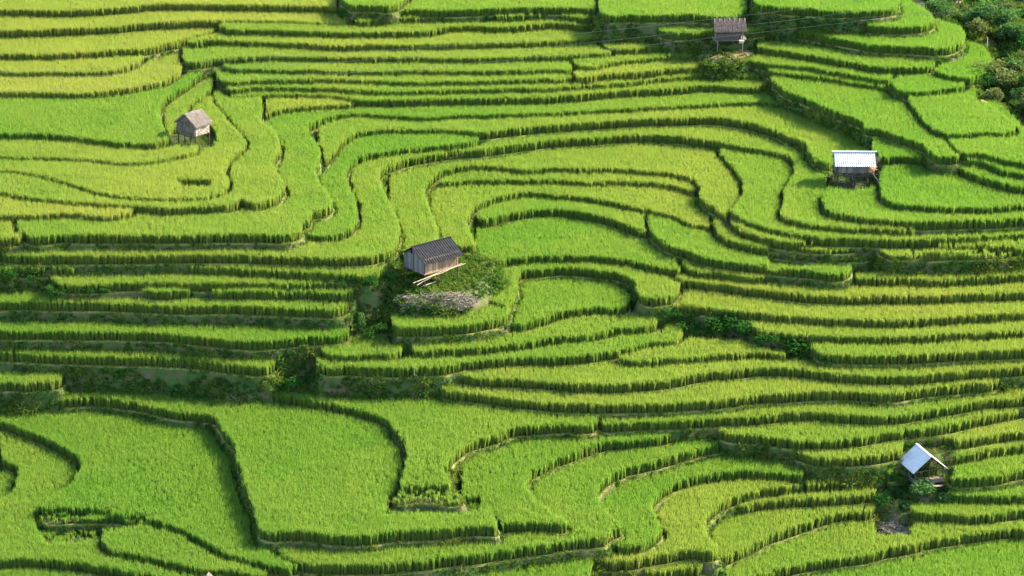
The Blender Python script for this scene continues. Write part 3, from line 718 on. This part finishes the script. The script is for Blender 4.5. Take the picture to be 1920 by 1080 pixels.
def sheet_roof(L, W, rise, ez, ox, oy, period=.21, amp=.024, sag=.0, thick=.012):
    """two corrugated slopes meeting at a ridge along x; ez = eave height over the wall line"""
    V, F = [], []; nx = int((L+2*ox)/period*6)
    slope = rise/(W/2)
    for side in (-1, 1):
        b = len(V); ny = 6
        for j in range(ny+1):
            t = j/ny; y = side*(W/2+oy)*t; z = ez+rise-slope*abs(y) - sag*math.sin(t*3.14)
            for i in range(nx+1):
                x = -L/2-ox+(L+2*ox)*i/nx
                V.append((x, y, z+amp*math.sin(6.2832*(x+L)/period)+.012*noise.noise(Vector((x*1.3, y*1.3, side*3)))))
        for j in range(ny):
            for i in range(nx):
                k = b+j*(nx+1)+i; q = (k, k+1, k+nx+2, k+nx+1); F.append(q if side < 0 else q[::-1])
    return V, F
def solid(o, th):
    md = o.modifiers.new('thickness', 'SOLIDIFY'); md.thickness = th; md.offset = 0; return o
def thatch_roof(L, W, rise, ez, ox, oy, seed, n=900):
    V, F = [], []; r = random.Random(seed); slope = rise/(W/2)
    nx, ny = 34, 10
    for side in (-1, 1):
        b = len(V)
        for lay in (0, 1):
            for j in range(ny+1):
                t = j/ny; y = side*(W/2+oy)*t
                for i in range(nx+1):
                    x = -L/2-ox+(L+2*ox)*i/nx
                    q = noise.noise(Vector((x*3, y*3, side+seed)))*.05 + noise.noise(Vector((x*9, y*2, side+seed)))*.03
                    yy = y + (side*noise.noise(Vector((x*5, 0, seed)))*.08 if j == ny else 0)
                    V.append((x, yy, ez+rise-slope*abs(yy)+(.10+q if lay == 0 else -.02)))
        st = (nx+1)*(ny+1)
        for lay in (0, 1):
            for j in range(ny):
                for i in range(nx):
                    k = b+lay*st+j*(nx+1)+i; q = (k, k+1, k+nx+2, k+nx+1); F.append(q if (side < 0) == (lay == 0) else q[::-1])
        for i in range(nx):
            k = b+ny*(nx+1)+i; F.append((k, k+1, k+1+st, k+st))
        for j in range(ny):
            for i in (0, nx): k = b+j*(nx+1)+i; F.append((k, k+nx+1, k+nx+1+st, k+st))
    for k in range(n):                                   # loose straws lying down the slope
        side = r.choice((-1, 1)); x = r.uniform(-L/2-ox, L/2+ox); t = r.random(); ln = r.uniform(.2, .5)
        y0 = (W/2+oy)*t; y1 = min(y0+ln, W/2+oy+.10); dx = r.uniform(-.06, .06); w = r.uniform(.008, .02)
        z0 = ez+rise-slope*y0+.14+r.uniform(-.03, .03); z1 = ez+rise-slope*y1+.12+r.uniform(-.05, .04)
        b = len(V); V += [(x-w, side*y0, z0), (x+w, side*y0, z0), (x+dx+w*.5, side*y1, z1), (x+dx-w*.5, side*y1, z1)]
        F.append((b, b+1, b+2, b+3) if side < 0 else (b+3, b+2, b+1, b))
    return V, F
def hut_root(px, py, z, ang, label, name='stilt_hut'):
    e = bpy.data.objects.new(name, None); COL.objects.link(e); p = at_z(px, py, z); e.location = p; e.rotation_euler = (0, 0, R(ang))
    tag(e, label, 'hut' if name == 'stilt_hut' else 'shelter'); return e
def posts(e, L, W, top, m, xs=None, r=.055, rnd=1):
    q = random.Random(rnd)
    for x in (xs or (-L/2, 0, L/2)):
        for y in (-W/2, W/2):
            MB().bar((x+q.uniform(-.03, .03), y+q.uniform(-.03, .03), -.4), (x, y, top), r*1.15, r*.9, wob=.012).obj('post', m, e)
def floor(e, L, W, z, m, n=14):
    mb = MB(); q = random.Random(8)
    for k in range(n):
        y = -W/2+W*(k+.5)/n; mb.box((q.uniform(-.03, .03), y, z+q.uniform(-.006, .006)), (L+.1, W/n*.93, .035))
    return mb.obj('floor', m, e)
def beams(e, L, W, zs, m, r=.04):
    for z in zs:
        for y in (-W/2, W/2): MB().bar((-L/2-.12, y, z), (L/2+.12, y, z), r, wob=.01).obj('beam', m, e)
        for x in (-L/2, L/2): MB().bar((x, -W/2-.12, z-.06), (x, W/2+.12, z-.06), r, wob=.01).obj('beam', m, e)

# hut in the middle: dark corrugated roof, plank walls
L, W, FZ, WH, RS = 3.05, 2.45, 1.28, 1.10, .72
e = hut_root(809, 528, HF(7.7), 39, 'plank hut on stilts with a dark grey corrugated roof in the middle of the terraces')
posts(e, L, W, FZ+WH, M_wood_d, rnd=2); floor(e, L+.12, W+.30, FZ-.01, M_wood_b, 16); beams(e, L, W, (FZ-.07, FZ+WH), M_wood_d)
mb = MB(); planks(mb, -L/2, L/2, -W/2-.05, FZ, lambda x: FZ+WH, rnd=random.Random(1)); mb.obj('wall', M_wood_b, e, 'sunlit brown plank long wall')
mb = MB(); planks(mb, -L/2, L/2, W/2+.05, FZ, lambda x: FZ+WH, rnd=random.Random(2)); mb.obj('wall', M_wood_g, e)
gt = lambda y: FZ+WH+RS*(1-abs(y)/(W/2))-.08
mb = MB(); planks(mb, -W/2, W/2, -L/2-.05, FZ, gt, axis='y', rnd=random.Random(3), skip=(9,)); mb.obj('wall', M_wood_g, e, 'grey weathered gable wall with a narrow gap')
mb = MB(); planks(mb, -W/2, W/2, L/2+.05, FZ, gt, axis='y', rnd=random.Random(4)); mb.obj('wall', M_wood_g, e)
d = MB(); planks(d, .08, .62, -L/2-.10, FZ+.02, lambda y: FZ+1.25, axis='y', w=.18); d.obj('door', M_wood_g, e)
V, F = sheet_roof(L, W, RS, FZ+WH+.02, .30, .42); rf = solid(link('roof', mesh('roof', V, F, [M_roof_d]), e), .012)
mb = MB(); sl = RS/(W/2)
for x in (-L/2-.22, L/2+.22, .55):
    for s_ in (-1, 1): MB().bar((x, 0, FZ+WH+RS-.03), (x, s_*(W/2+.38), FZ+WH-sl*.38-.03), .03).obj('rafter', M_wood_d, e)
MB().box((0, 0, FZ+WH+RS+.045), (L+.62, .16, .03)).obj('ridge_cap', M_roof_d, rf)
rg = random.Random(4)
def tworld(e, v): return e.matrix_world @ Vector(v)
bpy.context.view_layer.update()
for k, (a, b) in enumerate((((-2.9, -1.62, 1.0), (1.9, -1.30, 1.38)), ((-2.6, -1.68, 1.06), (2.15, -1.36, 1.32)), ((-2.5, -1.55, .72), (-.2, -1.42, 1.25)))):
    tag(MB().bar(tworld(e, a), tworld(e, b), .034, .024, wob=.04).obj('bamboo_pole', M_pole), ('long pale bamboo pole lying along the front ledge of the dark roofed hut', 'pale bent pole resting on the ledge of the dark roofed hut, right end sticking out', 'short pale pole slanting down at the left front corner of the dark roofed hut')[k], 'pole')
a = at_z(794, 536, HF(7.7)+.3); b = at_z(817, 528, HF(7.7)+.34); tag(MB().bar(a, b, .06, .05).obj('log', M_pole), 'pale log on the ground under the dark roofed hut', 'log')

# thatched hut at the upper left: woven walls
L, W, FZ, WH, RS = 1.55, 1.95, 1.2, .98, .70
e = hut_root(364, 274, HF(11.32), 52, 'small thatched hut on stilts with woven walls in the upper left fields')
posts(e, L, W, FZ+WH, M_wood_d, xs=(-L/2, L/2), r=.05, rnd=5)
for y in (-.35, .25): MB().bar((-L/2, y, -.4), (-L/2, y, FZ), .05, .045, wob=.01).obj('post', M_wood_d, e)
floor(e, L, W, FZ, M_wood_d, 10); beams(e, L, W, (FZ-.06, FZ+WH), M_wood_d, .035)
gt = lambda y: FZ+WH+RS*(1-abs(y)/(W/2))-.06
for sgn in (-1, 1):
    mb = MB(); mats(mb, -L/2, L/2, sgn*(W/2+.045), FZ, lambda x: FZ+WH); mb.obj('wall', M_mat_l, e, 'pale woven side wall')
    mb = MB(); mats(mb, -W/2, W/2, sgn*(L/2+.045), FZ, gt, 'y')
    for y in (-W/2, -W/5, W/5, W/2): mb.box((sgn*(L/2+.085), y, FZ+WH/2), (.035, .05, WH))
    mb.box((sgn*(L/2+.085), 0, FZ+.03), (.035, W, .06)); mb.box((sgn*(L/2+.085), 0, FZ+WH), (.035, W, .05)); mb.obj('wall', M_mat, e, 'dark woven gable wall framed with sticks')
V, F = thatch_roof(L, W, RS, FZ+WH, .20, .26, 3); link('roof', mesh('roof', V, F, [M_thatch]), e)

# thatched shelter at the top right with seven ridge bundles
L, W, FZ, WH, RS = 2.45, 1.7, 1.25, .92, .72
e = hut_root(1366, 96, HF(13.3), 3, 'open stilt hut with thatched roof and pale ridge bundles at the top right')
posts(e, L, W, FZ+WH, M_wood_g, xs=(-L/2+.1, L/2-.1), r=.045, rnd=6); floor(e, L+.45, W, FZ, M_wood_g, 9); beams(e, L, W, (FZ-.06, FZ+WH), M_wood_g, .035)
for y, x1 in ((-W/2-.04, L/2-.25), (W/2+.04, L/2)):
    mb = MB()
    for k in range(5): mb.box(((x1-L/2)/2, y, FZ+.07+k*.15), (L/2+x1, .03, .142))
    mb.obj('wall', M_wood_k, e, 'dark wall of level boards')
mb = MB(); planks(mb, -W/2, W/2, -L/2-.03, FZ, lambda y: FZ+WH, axis='y'); mb.obj('wall', M_wood_g, e)
V, F = thatch_roof(L, W, RS, FZ+WH, .22, .20, 9); rf = link('roof', mesh('roof', V, F, [M_thatch_d]), e)
for k in range(7):
    x = -L/2-.12+(L+.24)*k/6; mb = MB(); z = FZ+WH+RS+.15; sl = RS/(W/2)
    mb.bar((x-.03, -.36, z-.40), (x, 0, z-.02), .035, .05, wob=.01); mb.bar((x, 0, z-.02), (x+.03, .36, z-.40), .05, .035, wob=.01); mb.obj('ridge_bundle', M_thatch, rf)
tag(MB().box(at_z(1390, 78, HF(13.3)+1.36), (.38, .5, .2)).bar(at_z(1388, 77, HF(13.3)+1.42), at_z(1396, 77, HF(13.3)+1.32), .07, .03).obj('straw_bundle', M_straw), 'pale bundle lying on the right end of the thatched top-right hut floor', 'bundle')

# hut with a white corrugated roof on the right
L, W, FZ, WH, RS = 2.95, 1.9, 1.25, .78, .66
e = hut_root(1599, 345, HF(9.7), -1, 'dark wooden stilt hut under a bright white corrugated roof on the right')
posts(e, L, W, FZ+WH, M_wood_d, xs=(-L/2+.12, 0, L/2-.45), r=.075, rnd=7); floor(e, L+.2, W, FZ, M_wood_d, 9); beams(e, L, W, (FZ-.07, FZ+WH), M_wood_d)
mb = MB(); planks(mb, -L/2+.1, L/2-.42, -W/2-.05, FZ+.02, lambda x: FZ+WH, rnd=random.Random(11)); mb.obj('wall', M_wood_g, e)
mb = MB(); planks(mb, -L/2, L/2, W/2+.05, FZ, lambda x: FZ+WH, rnd=random.Random(12)); mb.obj('wall', M_wood_g, e)
gt = lambda y: FZ+WH+RS*(1-abs(y)/(W/2))-.08
mb = MB(); planks(mb, -W/2, W/2, -L/2-.03, FZ, gt, axis='y', rnd=random.Random(13)); mb.obj('wall', M_wood_g, e)
V, F = sheet_roof(L, W, RS, FZ+WH+.03, .16, .30, period=.17, amp=.034); rf = solid(link('roof', mesh('roof', V, F, [M_roof_w]), e), .012)
MB().box((0, -.04, FZ+WH+RS+.06), (L+.66, .20, .03)).obj('ridge_cap', M_roof_w, rf)
bpy.context.view_layer.update()
for k, (a, b) in enumerate((((-2.45, -1.05, .86), (.2, -1.08, 1.16)), ((-1.5, -1.12, 1.05), (1.35, -1.12, 1.0)), ((.3, -1.1, 1.06), (2.3, -1.02, 1.22)), ((1.45, -1.0, 1.2), (2.15, -1.5, .25)))):
    tag(MB().bar(tworld(e, a), tworld(e, b), .045, .03, wob=.02).obj('pole', M_wood_d if k < 3 else M_pole), ('dark pole sticking out left under the white roofed hut', 'dark pole along the front floor edge of the white roofed hut', 'thin dark pole sticking out right of the white roofed hut', 'pale pole leaning at the right end of the white roofed hut')[k], 'pole')
V, F, UV = clump(77, 160, .9, .34, .02, .02, .05); o = link('straw_bundle', mesh('straw_bundle', V, F, [M_straw], uv=UV), None, tworld(e, (1.62, .2, 1.48)), (.1, .35, 0)); tag(o, 'brown straw sheaf hanging beside the right end of the white roof', 'straw sheaf')
mb = MB(); q = random.Random(2)
for k in range(26): a = Vector((1.1+q.uniform(-.05, .45), -.95+q.uniform(0, .5), FZ+.06+q.random()*.32)); mb.bar(a, a+Vector((q.uniform(.15, .35), q.uniform(-.15, .15), q.uniform(-.05, .08))), .04)
o = mb.obj('firewood', M_rust); o.matrix_world = e.matrix_world.copy(); tag(o, 'orange brown heap of sticks at the right end of the white roofed hut', 'firewood')

# open shelter with a blue-grey sheet roof at the lower right
L, W, FZ, WH, RS = 1.85, 2.15, .72, 1.08, .90
e = hut_root(1729, 912, HF(-.25), -72, 'open wooden shelter with a pale blue-grey sheet roof at the lower right', 'field_shelter')
posts(e, L, W, FZ+WH-.04, M_wood_d, xs=(-L/2, 0, L/2), r=.045, rnd=9); floor(e, L, W, FZ, M_wood_b, 10); beams(e, L, W-.1, (FZ-.06, FZ+WH-.12), M_wood_d, .035)
mb = MB()
for x in (-L/2, L/2): mb.bar((x, 0, FZ), (x, 0, FZ+WH+RS-.06), .04); mb.bar((x, -W/4, FZ+WH), (x, 0, FZ+WH+RS*.7), .025); mb.bar((x, W/4, FZ+WH), (x, 0, FZ+WH+RS*.8), .025)
mb.bar((-L/2-.2, 0, FZ+WH+RS-.08), (L/2+.2, 0, FZ+WH+RS-.08), .04); mb.obj('truss', M_wood_d, e)
mb = MB(); planks(mb, -L/2, L/2-.1, -W/2-.04, FZ, lambda x: FZ+.34, rnd=random.Random(21)); mb.obj('side_board', M_wood_g, e)
mb = MB()
for k in range(3): mb.box((L/2+.05, 0, FZ-.02+k*.10), (.03, W, .09))
mb.obj('front_board', M_wood_g, e)
mb = MB(); mb.box((-L/2+.35, 0, FZ+.32), (.32, W*.8, .05)); mb.box((-L/2+.35, -W*.35, FZ+.17), (.28, .05, .28)); mb.box((-L/2+.35, W*.35, FZ+.17), (.28, .05, .28)); mb.obj('bench', M_mat_l, e)
V, F = sheet_roof(L, W, RS, FZ+WH+.03, .26, .26, period=.2, amp=.012); rf = solid(link('roof', mesh('roof', V, F, [M_roof_b]), e), .014)
MB().box((0, 0, FZ+WH+RS+.05), (L+.6, .16, .03)).obj('ridge_cap', M_roof_b, rf)
bpy.context.view_layer.update()
mb = MB(); q = random.Random(6)
for k in range(9): a = tworld(e, (L/2+.12+q.uniform(0, .25), q.uniform(-.7, .3), FZ-.22)); b = tworld(e, (L/2+.15+q.uniform(0, .3), q.uniform(.5, 1.35), FZ-.25)); mb.bar(a, b, .03, .02)
tag(mb.obj('firewood', M_pole), 'loose sticks stacked along the front of the blue-grey roofed shelter', 'firewood')

# roof tip peeping in at the bottom edge
L, W, FZ, WH, RS = 1.8, 1.8, .9, .8, .95
p = at_z(382, 1085, HF(0)+2.85); e = bpy.data.objects.new('stilt_hut', None); COL.objects.link(e); e.location = (p.x, p.y, HF(0)+.02); e.rotation_euler = (0, 0, R(80))
tag(e, 'hut of which only the pale forked roof tip shows at the bottom edge', 'hut')
posts(e, L, W, FZ+WH, M_wood_d, xs=(-L/2, L/2), r=.05, rnd=5); floor(e, L, W, FZ, M_wood_d, 8)
gt = lambda y: FZ+WH+RS*(1-abs(y)/(W/2))-.06
for sgn in (-1, 1):
    mb = MB(); planks(mb, -L/2, L/2, sgn*(W/2+.04), FZ, lambda x: FZ+WH); mb.obj('wall', M_wood_g, e)
    mb = MB(); planks(mb, -W/2, W/2, sgn*(L/2+.04), FZ, gt, axis='y'); mb.obj('wall', M_wood_g, e)
V, F = thatch_roof(L, W, RS, FZ+WH, .22, .35, 14); link('roof', mesh('roof', V, F, [M_thatch]), e)
mb = MB()
for s_ in (-1, 1): mb.bar((-L/2-.24, -s_*.05, FZ+WH+RS+.05), (-L/2-.3, s_*.42, FZ+WH+RS+.36), .03)
mb.obj('roof_horn', M_roof_w, e)

# ------------------------------------------------------------------ brush piles, stakes, wires
def pile(px, py, z, rx, ry, h, n, seed, label, name='brush_pile', lean=0):
    r = random.Random(seed); p = at_z(px, py, z); mb = MB(); V, F = [], []
    nn_ = 22
    for k in range(7):
        t = k/6
        for q in range(nn_):
            a = q*6.2832/nn_; g = 1+noise.noise(Vector((math.cos(a)*2, math.sin(a)*2, seed+t*2)))*.8
            V.append((math.cos(a)*rx*(1-t*.92)*g, math.sin(a)*ry*(1-t*.92)*g, h*math.sin(t*1.57)*.85 - .22 + noise.noise(Vector((q*.9, k*1.3, seed)))*.08 - .12 + lean*math.sin(a)*ry*(1-t)))
    for k in range(6):
        for q in range(nn_): a = k*nn_+q; b = k*nn_+(q+1) % nn_; F.append((a, b, b+nn_, a+nn_))
    mb.v = [Vector(v) for v in V]; mb.f = F
    for k in range(n):
        a = r.random()*6.283; t = math.sqrt(r.random())*1.35; x, y = math.cos(a)*rx*t, math.sin(a)*ry*t
        zz = h*max(-.05, 1-t*t)*.85*(.6+.8*noise.noise(Vector((x*2, y*2, seed))))+r.uniform(-.02, .10)+lean*y; d = Vector((r.uniform(-1, 1), r.uniform(-1, 1), r.uniform(-.3, .25))).normalized()*r.uniform(.2, .7)
        mb.bar(Vector((x, y, zz))-d*.6, Vector((x, y, zz))+d*.6, r.uniform(.011, .026), .009, n=4)
    o = mb.obj(name, M_heap); o.location = p; tag(o, label, 'brush pile'); return o
pile(832, 564, HF(7.7)-.22, 1.9, .52, .48, 620, 3, 'long heap of pale dry stalks on the bank in front of the dark roofed hut', lean=.6)
pile(768, 564, HF(7.7)-.32, .75, .42, .35, 190, 5, 'smaller heap of pale dry stalks at the left end of the long heap', lean=.6)
pile(1676, 975, HF(-1.5)+.12, 1.0, 1.9, .6, 900, 4, 'pale heap of cut brush below the blue-grey roofed shelter')
def stake(px, py, h, r, m, label):
    p = pick(px, py); tag(MB().bar((p.x, p.y, p.z-.3), (p.x+.05, p.y, p.z+h), r, r*.8, wob=.02).obj('stake', m), label, 'stake')
stake(777, 735, .9, .022, M_pole, 'thin white stake in the dark bank above the central field')
p = at_z(1852, 94, HF(13.0)); tag(MB().bar((p.x, p.y, p.z-.4), (p.x-.1, p.y, p.z+1.2), .045, .035).obj('stake', M_roof_w), 'white stake in the overgrown slope at the upper right', 'stake')
M_wire = simple('wire', 3, [(.3, (.22, .22, .21)), (.7, (.32, .32, .30))], rough=.5)
def wire(pts, d0, d1, label):
    mb = MB(); P_ = []
    for k, (a, b) in enumerate(pts): P_.append(at_d(a, b, d0+(d1-d0)*k/(len(pts)-1)))
    for a, b in zip(P_, P_[1:]): mb.bar(a, b, .006, n=5)
    tag(mb.obj('power_line', M_wire), label, 'wire')
wire([(-260, 150), (300, 121), (700, 96), (960, 76), (1200, 51), (1440, 24), (1640, -2), (1900, -40)], 205, 190, 'highest thin wire slanting across the top of the terraces')
wire([(-260, 163), (300, 136), (700, 112), (960, 95), (1200, 70), (1480, 38), (1645, 17), (2200, -50)], 203, 188, 'second thin wire slanting across the top, crossing the right bank')
wire([(-260, 185), (300, 156), (700, 134), (960, 112), (1200, 86), (1440, 59), (1615, 39), (1750, 24), (1920, 3), (2200, -30)], 201, 186, 'lowest long thin wire passing in front of the top-right thatched hut')
wire([(1560, 36), (1740, 26), (1920, 18), (2200, 4)], 192, 188, 'short bright wire over the overgrown slope at the upper right')
# ------------------------------------------------------------------ light
SUN_EL, SUN_AZ = R(34), R(70)                     # azimuth from the view direction towards the right
sd = bpy.data.lights.new('sun', 'SUN'); so = bpy.data.objects.new('sun', sd); COL.objects.link(so)
sd.energy = 4.4; sd.angle = R(.5); sd.color = (1.0, .87, .62)
dirv = Vector((math.sin(SUN_AZ)*math.cos(SUN_EL), math.cos(SUN_AZ)*math.cos(SUN_EL), math.sin(SUN_EL)))
so.rotation_euler = dirv.to_track_quat('Z', 'Y').to_euler(); so.location = (60, 20, 60)
w = bpy.data.worlds.new("World"); scene.world = w; w.use_nodes = True
nt = w.node_tree; sky = nt.nodes.new('ShaderNodeTexSky'); sky.sky_type = 'NISHITA'; sky.sun_disc = False
sky.sun_elevation = SUN_EL; sky.sun_rotation = SUN_AZ
nt.links.new(sky.outputs[0], nt.nodes['Background'].inputs[0]); nt.nodes['Background'].inputs[1].default_value = .15
scene.view_settings.view_transform = 'Standard'; scene.view_settings.look = 'None'
scene.view_settings.exposure = EXPOSURE; scene.view_settings.gamma = 1; scene.view_settings.use_curve_mapping = False
scene.cycles.max_bounces = 6; scene.cycles.diffuse_bounces = 3; scene.cycles.transmission_bounces = 4
